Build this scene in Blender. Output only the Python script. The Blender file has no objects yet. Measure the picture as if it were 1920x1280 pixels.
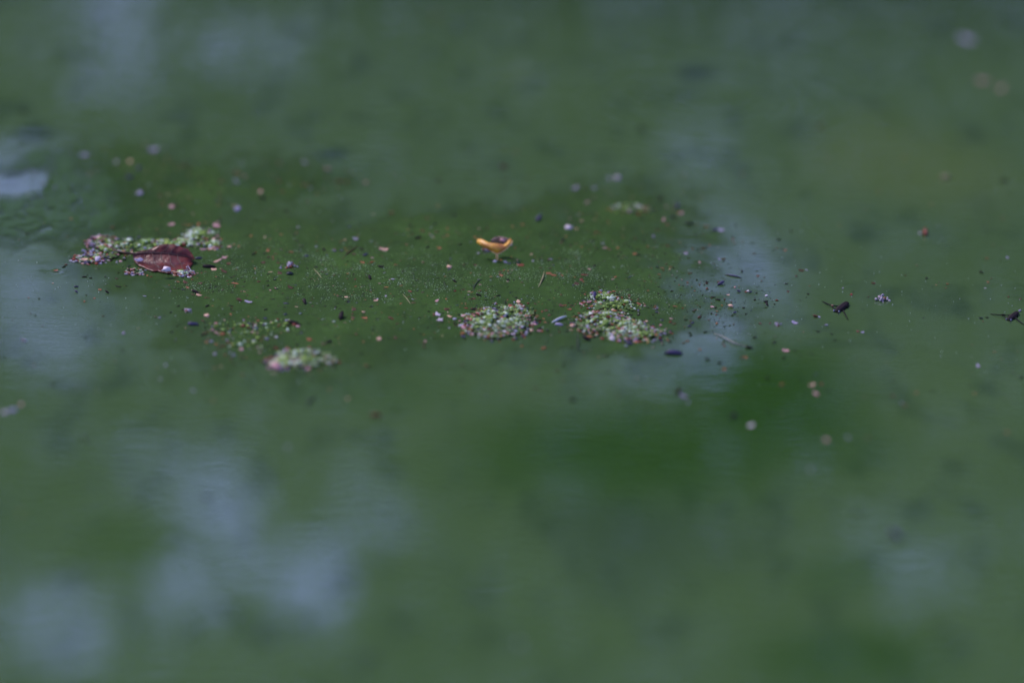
import bpy, bmesh, math, random
import numpy as np
from mathutils import Vector, Matrix

sc = bpy.context.scene
col = sc.collection
R = math.radians
random.seed(7)
rng = np.random.default_rng(11)

# ------------------------------------------------------------------ camera
TH = R(17.7); D0 = 2.15; ROLL = R(1.5); FOC = 200.0
CAM = np.array([0.0, -D0 * math.cos(TH), D0 * math.sin(TH)])
_f = np.array([0.0, math.cos(TH), -math.sin(TH)])
_r0 = np.array([1.0, 0, 0]); _u0 = np.array([0.0, math.sin(TH), math.cos(TH)])
_r = math.cos(ROLL) * _r0 + math.sin(ROLL) * _u0
_u = -math.sin(ROLL) * _r0 + math.cos(ROLL) * _u0
cam = bpy.data.cameras.new("camera"); cam_o = bpy.data.objects.new("camera", cam); col.objects.link(cam_o)
cam.lens = FOC; cam.sensor_width = 36.0; cam.clip_start = 0.05; cam.clip_end = 3000
cam_o.matrix_world = Matrix(((_r[0], _u[0], -_f[0], CAM[0]), (_r[1], _u[1], -_f[1], CAM[1]),
                             (_r[2], _u[2], -_f[2], CAM[2]), (0, 0, 0, 1)))
sc.camera = cam_o
FPX = 1920 * FOC / 36.0

def ray(px, py):
    d = _f + _r * ((px - 960) / FPX) + _u * ((640 - py) / FPX)
    return d
def at(px, py, z=0.0):
    """the place on (or z above) the water that the photograph shows at px, py"""
    d = ray(px, py); t = (z - CAM[2]) / d[2]
    return Vector(CAM + d * t)
def at_y(px, py, y):
    d = ray(px, py); t = (y - CAM[1]) / d[1]
    return Vector(CAM + d * t)
def project(P):
    q = np.asarray(P) - CAM
    dz = q @ _f
    return 960 + FPX * (q @ _r) / dz, 640 - FPX * (q @ _u) / dz
def mpp(px, py):
    p = at(px, py); return float((np.array(p) - CAM) @ _f) / FPX

cam.dof.use_dof = True
cam.dof.focus_distance = float((np.array(at(960, 552)) - CAM) @ _f)
cam.dof.aperture_fstop = 3.9
cam.dof.aperture_blades = 0

# ------------------------------------------------------------------ world, sun, exposure
SUN_EL, SUN_AZ = R(50), R(-50)
w = bpy.data.worlds.new("World"); sc.world = w; w.use_nodes = True
nt = w.node_tree; nt.nodes.clear()
sky = nt.nodes.new("ShaderNodeTexSky"); sky.sky_type = 'NISHITA'; sky.sun_disc = False
sky.sun_elevation = SUN_EL; sky.sun_rotation = SUN_AZ
sky.air_density = 1.0; sky.dust_density = 0.8; sky.ozone_density = 6.0
bg = nt.nodes.new("ShaderNodeBackground"); bg.inputs["Strength"].default_value = 0.13
wo = nt.nodes.new("ShaderNodeOutputWorld")
tint = nt.nodes.new("ShaderNodeMix"); tint.data_type = 'RGBA'; tint.blend_type = 'MULTIPLY'; tint.inputs[0].default_value = 1.0
tint.inputs[7].default_value = (1.17, .855, 1.10, 1)          # the camera's cool, slightly magenta daylight balance
nt.links.new(sky.outputs[0], tint.inputs[6]); nt.links.new(tint.outputs[2], bg.inputs[0]); nt.links.new(bg.outputs[0], wo.inputs[0])
sl = bpy.data.lights.new("sun", 'SUN'); sl.energy = 1.5; sl.angle = R(14); sl.color = (1.0, 0.93, 0.86)
so = bpy.data.objects.new("sun", sl); col.objects.link(so)
sd = Vector((math.sin(SUN_AZ) * math.cos(SUN_EL), math.cos(SUN_AZ) * math.cos(SUN_EL), math.sin(SUN_EL)))
so.rotation_euler = sd.to_track_quat('Z', 'Y').to_euler(); so.location = sd * 8
vs = sc.view_settings
vs.view_transform = 'Standard'; vs.look = 'None'; vs.gamma = 1.0; vs.use_curve_mapping = False
vs.exposure = 1.45
sc.cycles.use_denoising = True

# ------------------------------------------------------------------ helpers
def hashn(ix, iy, seed):
    h = (ix.astype(np.int64) * 374761393 + iy.astype(np.int64) * 668265263 + seed * 974634777) & 0xFFFFFFFF
    h = ((h ^ (h >> 13)) * 1274126177) & 0xFFFFFFFF
    return ((h ^ (h >> 16)) & 0xFFFF) / 65535.0
def vnoise(x, y, seed=0):
    x = np.asarray(x, float); y = np.asarray(y, float)
    ix = np.floor(x); iy = np.floor(y); fx = x - ix; fy = y - iy
    fx = fx * fx * (3 - 2 * fx); fy = fy * fy * (3 - 2 * fy)
    a = hashn(ix, iy, seed); b = hashn(ix + 1, iy, seed); c = hashn(ix, iy + 1, seed); d = hashn(ix + 1, iy + 1, seed)
    return (a * (1 - fx) + b * fx) * (1 - fy) + (c * (1 - fx) + d * fx) * fy
def fbm(x, y, seed=0, o=4):
    s = 0; a = .5; t = 0
    for k in range(o):
        s = s + a * vnoise(x * 2 ** k + 17.3 * k, y * 2 ** k - 9.1 * k, seed + k); t += a; a *= .55
    return s / t
def ellipses(px, py, lst, p=1.6):
    keep = np.ones_like(np.asarray(px, float))
    for cx, cy, rx, ry, s in lst:
        r2 = ((px - cx) / rx) ** 2 + ((py - cy) / ry) ** 2
        keep = keep * (1 - s * np.exp(-0.7 * r2 ** p))
    return 1 - keep

def tag(o, label=None, cat=None, group=None, kind=None):
    if label: o["label"] = label
    if cat: o["category"] = cat
    if group: o["group"] = group
    if kind: o["kind"] = kind
    return o
def link_mesh(name, me, parent=None, loc=None):
    o = bpy.data.objects.new(name, me); col.objects.link(o)
    if loc is not None: o.location = loc
    if parent: o.parent = parent
    return o
def empty(name, loc):
    o = bpy.data.objects.new(name, None); o.empty_display_size = .005; o.location = loc; col.objects.link(o)
    return o
class MB:
    def __init__(s): s.v = []; s.f = []; s.m = []
    def add(s, vs, fs, mi=0):
        b = len(s.v); s.v += [tuple(p) for p in vs]; s.f += [tuple(i + b for i in f) for f in fs]; s.m += [mi] * len(fs)
    def tube(s, pts, rad, n=6, mi=0):
        pts = [Vector(p) for p in pts]
        if not hasattr(rad, '__len__'): rad = [rad] * len(pts)
        rings = []
        for i, p in enumerate(pts):
            t = (pts[min(i + 1, len(pts) - 1)] - pts[max(i - 1, 0)]).normalized()
            a = t.cross(Vector((0, 0, 1)))
            if a.length < 1e-3: a = Vector((1, 0, 0))
            a.normalize(); b = t.cross(a)
            rings.append([p + (a * math.cos(2 * math.pi * k / n) + b * math.sin(2 * math.pi * k / n)) * rad[i] for k in range(n)])
        vs = [q for r_ in rings for q in r_] + [pts[0], pts[-1]]
        fs = []
        for i in range(len(pts) - 1):
            for k in range(n):
                k2 = (k + 1) % n
                fs.append((i * n + k, i * n + k2, (i + 1) * n + k2, (i + 1) * n + k))
        e = len(vs)
        for k in range(n):
            fs.append((e - 2, (k + 1) % n, k)); fs.append((e - 1, (len(pts) - 1) * n + k, (len(pts) - 1) * n + (k + 1) % n))
        s.add(vs, fs, mi)
    def mesh(s, name, mats, smooth=True):
        me = bpy.data.meshes.new(name); me.from_pydata(s.v, [], s.f)
        for m in (mats if isinstance(mats, (list, tuple)) else [mats]): me.materials.append(m)
        me.polygons.foreach_set("material_index", s.m)
        me.polygons.foreach_set("use_smooth", [smooth] * len(s.f))
        me.update(); return me
def grid_mesh(name, V, nx, ny, mat, keep=None):
    """V (ny*nx,3)"""
    idx = np.arange(nx * ny).reshape(ny, nx)
    q = np.stack([idx[:-1, :-1], idx[:-1, 1:], idx[1:, 1:], idx[1:, :-1]], -1).reshape(-1, 4)
    if keep is not None: q = q[keep[q].any(1)]
    used = np.zeros(nx * ny, bool); used[q.ravel()] = True
    re = np.cumsum(used) - 1
    me = bpy.data.meshes.new(name); me.from_pydata(V[used].tolist(), [], re[q].tolist())
    me.polygons.foreach_set("use_smooth", [True] * len(q)); me.materials.append(mat); me.update()
    return me, used
def set_attr(me, name, vals):
    a = me.attributes.new(name, 'FLOAT', 'POINT'); a.data.foreach_set("value", np.asarray(vals, dtype=np.float32))

# unit shapes
_ico = {}
def ico(sub):
    if sub not in _ico:
        bm = bmesh.new(); bmesh.ops.create_icosphere(bm, subdivisions=sub, radius=1)
        _ico[sub] = (np.array([v.co[:] for v in bm.verts]), [tuple(v.index for v in f.verts) for f in bm.faces]); bm.free()
    return _ico[sub]

# ------------------------------------------------------------------ materials
def mat_simple(name, c, rough=.6, spec=.4, var=.25, scale=900., c2=None, bump=0.0, coat=0.0, alpha=None, trans=0.0):
    m = bpy.data.materials.new(name); m.use_nodes = True; t = m.node_tree; b = t.nodes["Principled BSDF"]
    N = t.nodes.new; L = t.links.new
    tc = N("ShaderNodeTexCoord"); nz = N("ShaderNodeTexNoise"); nz.inputs["Scale"].default_value = scale
    nz.inputs["Detail"].default_value = 4
    oi = N("ShaderNodeObjectInfo")
    va = N("ShaderNodeVectorMath"); va.operation = 'ADD'; L(tc.outputs["Object"], va.inputs[0]); L(oi.outputs["Random"], va.inputs[1])
    L(va.outputs[0], nz.inputs["Vector"])
    mx = N("ShaderNodeMix"); mx.data_type = 'RGBA'
    c2 = c2 or tuple(x * .45 for x in c)
    mx.inputs[6].default_value = (*c2, 1); mx.inputs[7].default_value = (*c, 1)
    rp = N("ShaderNodeMapRange"); rp.inputs[1].default_value = .35; rp.inputs[2].default_value = .65
    L(nz.outputs["Fac"], rp.inputs[0]); L(rp.outputs[0], mx.inputs[0])
    hs = N("ShaderNodeHueSaturation"); L(mx.outputs[2], hs.inputs["Color"])
    mr = N("ShaderNodeMapRange"); mr.inputs[3].default_value = 1 - var; mr.inputs[4].default_value = 1 + var
    L(oi.outputs["Random"], mr.inputs[0]); L(mr.outputs[0], hs.inputs["Value"])
    L(hs.outputs[0], b.inputs["Base Color"])
    b.inputs["Roughness"].default_value = rough; b.inputs["Specular IOR Level"].default_value = spec
    if coat: b.inputs["Coat Weight"].default_value = coat; b.inputs["Coat Roughness"].default_value = .1
    if trans: b.inputs["Transmission Weight"].default_value = trans
    if bump:
        bp = N("ShaderNodeBump"); bp.inputs["Strength"].default_value = .6; bp.inputs["Distance"].default_value = bump
        L(nz.outputs["Fac"], bp.inputs["Height"]); L(bp.outputs[0], b.inputs["Normal"])
    return m
M = {
 'k': mat_simple("black_husk", (0.0066, 0.0055, 0.0072), .6, .06, c2=(0.0165, 0.0110, 0.0099)),
 'v': mat_simple("violet_dark_husk", (0.0468, 0.0385, 0.0935), .4, .16, c2=(0.0110, 0.0083, 0.0193)),
 'b': mat_simple("brown_husk", (0.0880, 0.0275, 0.0121), .55, .16, c2=(0.0275, 0.0099, 0.0055)),
 'o': mat_simple("orange_husk", (0.2750, 0.0880, 0.0330), .5, .16, c2=(0.1210, 0.0330, 0.0138)),
 'c': mat_simple("cream_husk", (0.4510, 0.3025, 0.2090), .55, .16, c2=(0.3025, 0.1540, 0.0825)),
 'p': mat_simple("pink_husk", (0.3960, 0.2310, 0.2200), .5, .16, c2=(0.2310, 0.1045, 0.0880)),
 'l': mat_simple("lilac_husk", (0.2530, 0.2310, 0.3025), .45, .16, c2=(0.1430, 0.1210, 0.1540)),
 'w': mat_simple("white_husk", (0.4675, 0.4290, 0.4400), .45, .16, c2=(0.3410, 0.2640, 0.2750)),
 'r': mat_simple("red_husk", (0.1760, 0.0193, 0.0110), .4, .16, c2=(0.0770, 0.0110, 0.0066)),
 'g': mat_simple("dark_green_bit", (0.0165, 0.0275, 0.0154), .6, .16),
 'y': mat_simple("straw", (0.2310, 0.2090, 0.1100), .55, .16, c2=(0.1375, 0.1210, 0.0550)),
}

# water
def make_water_mat():
    m = bpy.data.materials.new("pond_water"); m.use_nodes = True; t = m.node_tree; b = t.nodes["Principled BSDF"]
    N = t.nodes.new; L = t.links.new
    geo = N("ShaderNodeNewGeometry"); P = geo.outputs["Position"]
    def math_(op, a, bb=None, c=None):
        n = N("ShaderNodeMath"); n.operation = op
        for i, x in enumerate((a, bb, c)):
            if x is None: continue
            if isinstance(x, (int, float)): n.inputs[i].default_value = x
            else: L(x, n.inputs[i])
        return n.outputs[0]
    def vec(op, a, bb=None, s=None):
        n = N("ShaderNodeVectorMath"); n.operation = op
        for i, x in enumerate((a, bb)):
            if x is None: continue
            if isinstance(x, (tuple, list, Vector)): n.inputs[i].default_value = tuple(x)
            else: L(x, n.inputs[i])
        if s is not None:
            if isinstance(s, (int, float)): n.inputs["Scale"].default_value = s
            else: L(s, n.inputs["Scale"])
        return n
    def noise(sc_, scale, det=3):
        v = vec('MULTIPLY', P, sc_).outputs[0]
        n = N("ShaderNodeTexNoise"); n.inputs["Scale"].default_value = scale; n.inputs["Detail"].default_value = det
        L(v, n.inputs["Vector"]); return n
    # colour of the living water: clouds of algae, an old yellow tuft, dark patches and thin dark streaks
    n1 = noise((1, .45, 1), 9, 4); n2 = noise((1, .35, 1), 60, 4)
    mx = N("ShaderNodeMix"); mx.data_type = 'RGBA'
    mx.inputs[6].default_value = (*WATER_A, 1); mx.inputs[7].default_value = (*WATER_B, 1)
    r1 = N("ShaderNodeMapRange"); r1.inputs[1].default_value = .3; r1.inputs[2].default_value = .7; L(n1.outputs["Fac"], r1.inputs[0]); L(r1.outputs[0], mx.inputs[0])
    def over(prev, attr, colr):
        a = N("ShaderNodeAttribute"); a.attribute_name = attr
        k = N("ShaderNodeMix"); k.data_type = 'RGBA'; L(a.outputs["Fac"], k.inputs[0]); L(prev, k.inputs[6]); k.inputs[7].default_value = (*colr, 1)
        return k.outputs[2]
    mo = N("ShaderNodeMix"); mo.data_type = 'RGBA'; mo.inputs[7].default_value = (.012, .028, .014, 1); L(mx.outputs[2], mo.inputs[6])
    rm = N("ShaderNodeMapRange"); rm.inputs[1].default_value = .52; rm.inputs[2].default_value = .74; rm.inputs[4].default_value = .55; L(n2.outputs["Fac"], rm.inputs[0]); L(rm.outputs[0], mo.inputs[0])
    c = over(mo.outputs[2], "yellow", (.050, .082, .024))
    c = over(c, "dark_patch", (.010, .024, .016))
    c = over(c, "bloom", (.0125, .041, .0055))
    L(c, b.inputs["Base Color"])
    b.inputs["IOR"].default_value = 1.333; b.inputs["Roughness"].default_value = .03
    # surface relief as slopes
    ca = noise((1, 3.2, 1), 55, 3)
    cb = noise((1, 4.0, 1), 190, 2)
    s1 = vec('SUBTRACT', ca.outputs["Color"], (.5, .5, .5)).outputs[0]
    s2 = vec('SUBTRACT', cb.outputs["Color"], (.5, .5, .5)).outputs[0]
    s = vec('ADD', vec('SCALE', s1, s=.010).outputs[0], vec('SCALE', s2, s=.012).outputs[0]).outputs[0]
    # rings spreading from a touch on the surface
    rc = at(1338, 190)
    d = vec('SUBTRACT', P, rc).outputs[0]
    ln = vec('LENGTH', d).outputs["Value"]
    wv = math_('SINE', math_('MULTIPLY', ln, 2 * math.pi / .0135))
    env = math_('EXPONENT', math_('MULTIPLY', math_('POWER', math_('DIVIDE', math_('SUBTRACT', ln, .036), .022), 2.0), -1.0))
    s = vec('ADD', s, vec('SCALE', vec('NORMALIZE', d).outputs[0], s=math_('MULTIPLY', math_('MULTIPLY', wv, env), .016)).outputs[0]).outputs[0]
    # dimples where small things press on the skin of the water
    for px, py, rad, k in ((180, 118, 5.0, .10), (353, 90, 3.2, .09), (170, 55, 2.6, .07), (322, 52, 3.0, .05), (218, 38, 2.2, .05), (195, 92, 3., .05),
                           (1266, 576, 1.8, .16), (1312, 494, 3.0, .10), (1452, 78, 3., .05), (1435, 85, 3.2, .04), (1308, 260, 2.6, .04), (1305, 285, 2.6, .04),
                           (105, 508, 2.2, .10), (320, 150, 2.5, .04)):
        cc = at(px, py); rad *= .001
        dd = vec('SCALE', vec('SUBTRACT', P, cc).outputs[0], s=1 / rad).outputs[0]
        r2 = vec('DOT_PRODUCT', dd, dd).outputs["Value"]
        g = math_('MULTIPLY', math_('EXPONENT', math_('MULTIPLY', r2, -.8)), -k)
        s = vec('ADD', s, vec('SCALE', dd, s=g).outputs[0]).outputs[0]
    flat = vec('MULTIPLY', s, (1, 1, 0)).outputs[0]
    nn = vec('NORMALIZE', vec('ADD', flat, (0, 0, 1)).outputs[0]).outputs[0]
    L(nn, b.inputs["Normal"])
    return m
WATER_A = (.0335, .0655, .0220); WATER_B = (.0400, .0750, .0255)

# ------------------------------------------------------------------ ground and water
POND = (0.0, -0.36, 2.3, 1.36)
def pond_r(x, y):
    a = np.arctan2(y - POND[1], x - POND[0])
    k = 1 + .035 * np.sin(3 * a + .6) + .02 * np.sin(7 * a) + .012 * np.sin(13 * a + 1)
    return np.sqrt(((x - POND[0]) / POND[2]) ** 2 + ((y - POND[1]) / POND[3]) ** 2) / k
def soil_mat():
    m = mat_simple("bank_soil", (.07, .055, .035), .9, .2, 0, 9, c2=(.03, .04, .018), bump=.02)
    return m
na = 240
rr = np.concatenate([np.linspace(0, 1.5, 60), 1.5 * 1.22 ** np.arange(1, 28)])
A_, Rr = np.meshgrid(np.linspace(0, 2 * math.pi, na + 1), rr)
gx = POND[0] + Rr * np.cos(A_) * np.where(Rr < 3, POND[2], POND[2]); gy = POND[1] + Rr * np.sin(A_) * POND[3]
q = pond_r(gx, gy)
gz = np.where(q < 1, -.32 * np.clip((1 - q) / .35, 0, 1) ** .7, 0) + .06 * np.clip((q - .98) / .12, 0, 1) + np.clip(q - 1, 0, 2) * .02
gz = gz + np.where(q > 1.02, .02 * fbm(gx * 6, gy * 6, 3), 0)
me, _ = grid_mesh("ground", np.stack([gx, gy, gz], -1).reshape(-1, 3), na + 1, len(rr), soil_mat())
tag(link_mesh("ground", me), kind="structure")

xs = np.concatenate([np.linspace(-2.6, -.4, 23)[:-1], np.linspace(-.4, .4, 241), np.linspace(.4, 2.6, 23)[1:]])
ys = np.concatenate([np.linspace(-2.0, -.55, 15)[:-1], np.linspace(-.55, .85, 281), np.linspace(.85, 1.3, 6)[1:]])
X, Y = np.meshgrid(xs, ys)
V = np.stack([X, Y, np.zeros_like(X)], -1).reshape(-1, 3)
wpx, wpy = project(V)
wpx = wpx + 60 * (fbm(V[:, 0] * 25, V[:, 1] * 10, 5) - .5); wpy = wpy + 50 * (fbm(V[:, 0] * 25, V[:, 1] * 10, 9) - .5)
yellow = ellipses(wpx, wpy, [(1730, 320, 170, 60, .8), (1640, 270, 120, 60, .5), (1830, 390, 80, 40, .25), (1772, 332, 16, 10, .5), (965, 128, 30, 28, .3), (1560, 285, 60, 40, .25)])
dark_patch = ellipses(wpx, wpy, [(1310, 143, 34, 13, .75), (1295, 178, 18, 12, .4), (632, 292, 26, 12, .7), (62, 256, 40, 14, .7), (45, 208, 16, 8, .5),
                             (1385, 775, 35, 16, .7), (1120, 985, 130, 55, .38), (1160, 1080, 100, 55, .25), (1300, 1010, 120, 60, .25), (1350, 955, 14, 10, .5),
                             (905, 945, 12, 18, .3), (945, 312, 22, 9, .3), (1770, 575, 45, 14, .3), (150, 730, 60, 10, .25), (1560, 650, 60, 8, .3), (1560, 625, 30, 6, .25), (880, 690, 80, 8, .15)])
bloom = ellipses(wpx, wpy, [(1190, 850, 300, 95, .85), (1460, 750, 150, 80, .92), (1380, 690, 130, 50, .65), (1560, 830, 130, 60, .4), (1560, 1080, 80, 40, .35), (820, 540, 420, 90, .45), (1590, 1240, 170, 60, .65), (230, 360, 200, 70, .45), (1060, 470, 240, 60, .35), (560, 340, 130, 26, .45), (230, 1010, 90, 60, .25), (700, 730, 160, 40, .25), (700, 640, 140, 40, .3)])
water_mat = make_water_mat()
me, _ = grid_mesh("water", V, len(xs), len(ys), water_mat)
set_attr(me, "yellow", yellow); set_attr(me, "dark_patch", dark_patch); set_attr(me, "bloom", bloom)
tag(link_mesh("water", me), kind="structure")

# ------------------------------------------------------------------ shrubs on the far bank (seen mirrored in the water)
GAPS = [(215, 30, 75, 100, .17), (270, 120, 60, 70, .08), (200, 160, 50, 40, .08), (465, 90, 80, 58, .15), (1300, 290, 65, 65, .17), (1430, 70, 60, 90, .02),
        (60, 570, 115, 95, .42), (150, 640, 80, 55, .25), (1345, 525, 108, 98, .60), (1300, 640, 90, 55, .36), (1210, 690, 90, 45, .2),
        (395, 915, 75, 75, .56), (440, 1000, 60, 50, .4), (572, 1088, 80, 80, .64), (95, 1170, 115, 70, .44), (355, 1110, 65, 65, .48), (265, 870, 70, 50, .18),
        (690, 970, 90, 60, .22), (1735, 1070, 80, 60, .21), (1650, 990, 60, 50, .08), (20, 330, 120, 55, .55), (60, 405, 130, 45, .42)]
DENSE = [(1250, 850, 340, 140, .97), (1090, 1010, 230, 110, .9), (1400, 720, 150, 80, .9), (1620, 1220, 240, 110, .85), (620, 760, 240, 60, .45),
         (220, 1000, 110, 90, .85), (60, 950, 110, 90, .7), (820, 900, 140, 80, .5), (1870, 150, 200, 180, .5), (40, 110, 80, 110, .5), (1000, 60, 220, 60, .2), (250, 760, 160, 60, .25), (1500, 1080, 100, 90, .3)]
def sky_share(px, py):
    base = .03 + .01 / (1 + np.exp((py - 420) / 80))
    g = ellipses(px, py, GAPS); d = ellipses(px, py, DENSE)
    t = base * (1 - d) + .02 * d
    return np.clip(t + (1 - t) * g, .02, .98)
def leaf_cloud(NL, x0, x1, area_l, outer, z0=.07, z1=.95):
    lx = rng.uniform(x0, x1, NL); ly = rng.uniform(.92, 1.45, NL); lz = rng.uniform(z0, z1, NL)
    mpx, mpy = project(np.stack([lx, ly, -lz], -1))
    tau = -np.log(sky_share(mpx, mpy)) / 3.9
    top = .74 + .2 * (fbm(lx * 3, ly * 3, 21) - .5) * 2
    acc = (rng.uniform(0, 1, NL) < tau) & (lz < top)
    if outer: acc &= np.abs(lx) > .55
    n = acc.sum()
    return lx[acc], ly[acc], lz[acc], rng.uniform(.75, 1.25, n) * area_l
c1 = leaf_cloud(160000, -.55, .55, .0110, False, .28); c0 = leaf_cloud(230000, -.55, .55, .0056, False, .05, .30); c2 = leaf_cloud(60000, -1.5, 1.5, .024, True)
lx, ly, lz, ll = [np.concatenate([a, b]) for a, b in zip(c1, c2)]
leaf_mats = [mat_simple("shrub_leaf", (.11, .16, .04), .55, .25, .2, 60, c2=(.08, .13, .03))]
_t = leaf_mats[0].node_tree; _b = _t.nodes["Principled BSDF"]; _tr = _t.nodes.new("ShaderNodeBsdfTranslucent"); _tr.inputs[0].default_value = (.20, .28, .06, 1)
_ms = _t.nodes.new("ShaderNodeMixShader"); _ms.inputs[0].default_value = .35
_t.links.new(_b.outputs[0], _ms.inputs[1]); _t.links.new(_tr.outputs[0], _ms.inputs[2]); _t.links.new(_ms.outputs[0], _t.nodes["Material Output"].inputs[0])
bark = mat_simple("shrub_bark", (.09, .07, .05), .8, .3, .1, 200)
def leaf_mesh(name, P0, L_, mat):
    n = len(L_); W_ = L_ * rng.uniform(.42, .6, n)
    th = rng.uniform(0, 2 * math.pi, n); el = rng.normal(-.1, .55, n)
    d = np.stack([np.cos(th) * np.cos(el), np.sin(th) * np.cos(el), np.sin(el)], -1)
    ran = rng.normal(size=(n, 3)); s_ = np.cross(d, ran); s_ /= np.linalg.norm(s_, axis=1, keepdims=True); nn_ = np.cross(s_, d)
    VV = np.stack([P0 - d * L_[:, None] * .5, P0 + s_ * W_[:, None] * .5 - d * L_[:, None] * .05 + nn_ * W_[:, None] * .15,
                   P0 + d * L_[:, None] * .5, P0 - s_ * W_[:, None] * .5 - d * L_[:, None] * .05 + nn_ * W_[:, None] * .15], 1).reshape(-1, 3)
    k = np.arange(n)[:, None] * 4
    F = np.concatenate([k + np.array([[0, 1, 2]]), k + np.array([[0, 2, 3]])], 0).astype(np.int32)
    me = bpy.data.meshes.new(name); nf = len(F)
    me.vertices.add(len(VV)); me.vertices.foreach_set("co", VV.astype(np.float32).ravel())
    me.loops.add(nf * 3); me.loops.foreach_set("vertex_index", F.ravel())
    me.polygons.add(nf); me.polygons.foreach_set("loop_start", np.arange(nf, dtype=np.int32) * 3)
    me.update(calc_edges=True); me.materials.append(mat); return me
def translucent(name, c, c2, tr, f):
    m = mat_simple(name, c, .55, .25, .2, 60, c2=c2); t = m.node_tree
    x = t.nodes.new("ShaderNodeBsdfTranslucent"); x.inputs[0].default_value = (*tr, 1); y = t.nodes.new("ShaderNodeMixShader"); y.inputs[0].default_value = f
    t.links.new(t.nodes["Principled BSDF"].outputs[0], y.inputs[1]); t.links.new(x.outputs[0], y.inputs[2]); t.links.new(y.outputs[0], t.nodes["Material Output"].inputs[0]); return m
fill_leaf_m = translucent("pale_fill_leaf", (.17, .23, .12), (.13, .19, .09), (.22, .28, .14), .4)  # unseen low leaves, added and coloured paler to lighten the far water's reflection
tag(link_mesh("reflection_fill_leaves", leaf_mesh("reflection_fill_leaves", np.stack(c0[:3], -1), c0[3], fill_leaf_m)), "added low pale green leaves that lighten the reflection in the far water", "fill_leaves", kind="stuff")
centres = [-1.2, -.62, -.08, .5, 1.1]
names = ["leafy green shrub leaning over the far left end of the pond bank", "leafy green shrub on the far bank left of the middle shrub",
         "leafy green shrub in the middle of the far bank", "leafy green shrub on the far bank right of the middle shrub",
         "leafy green shrub leaning over the far right end of the pond bank"]
own = np.argmin(np.abs(lx[:, None] + .25 * (fbm(lz * 4, ly * 4, 8)[:, None] - .5) - np.array(centres)[None]), 1)
for si, cx in enumerate(centres):
    root = empty("bank_shrub", (cx, 1.58, .06)); tag(root, names[si], "shrub", "shrubs on the far bank")
    sel = np.where(own == si)[0]; n = len(sel)
    P0 = np.stack([lx[sel] - cx, ly[sel] - 1.58, lz[sel] - .06], -1)
    me = leaf_mesh("foliage", P0, ll[sel], leaf_mats[0])
    tag(link_mesh("foliage", me, root), kind="stuff")
    for j in range(9):
        p = Vector((rng.uniform(-.05, .05), rng.uniform(-.05, .05), -.03)); tgt = Vector((rng.uniform(-.3, .3), rng.uniform(-.3, .0), rng.uniform(.35, .6)))
        mb = MB(); mid = p.lerp(tgt, .5) + Vector((rng.uniform(-.03, .03), rng.uniform(-.03, .03), .05))
        mb.tube([p, mid, tgt], [.006, .004, .0015], 6)
        for b_ in range(4):
            a0 = mid.lerp(tgt, rng.uniform(0, .8)); mb.tube([a0, a0 + Vector((rng.uniform(-.1, .1), rng.uniform(-.1, .1), rng.uniform(.0, .1)))], [.002, .0008], 5)
        link_mesh("stem", mb.mesh("stem", bark), root)

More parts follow.
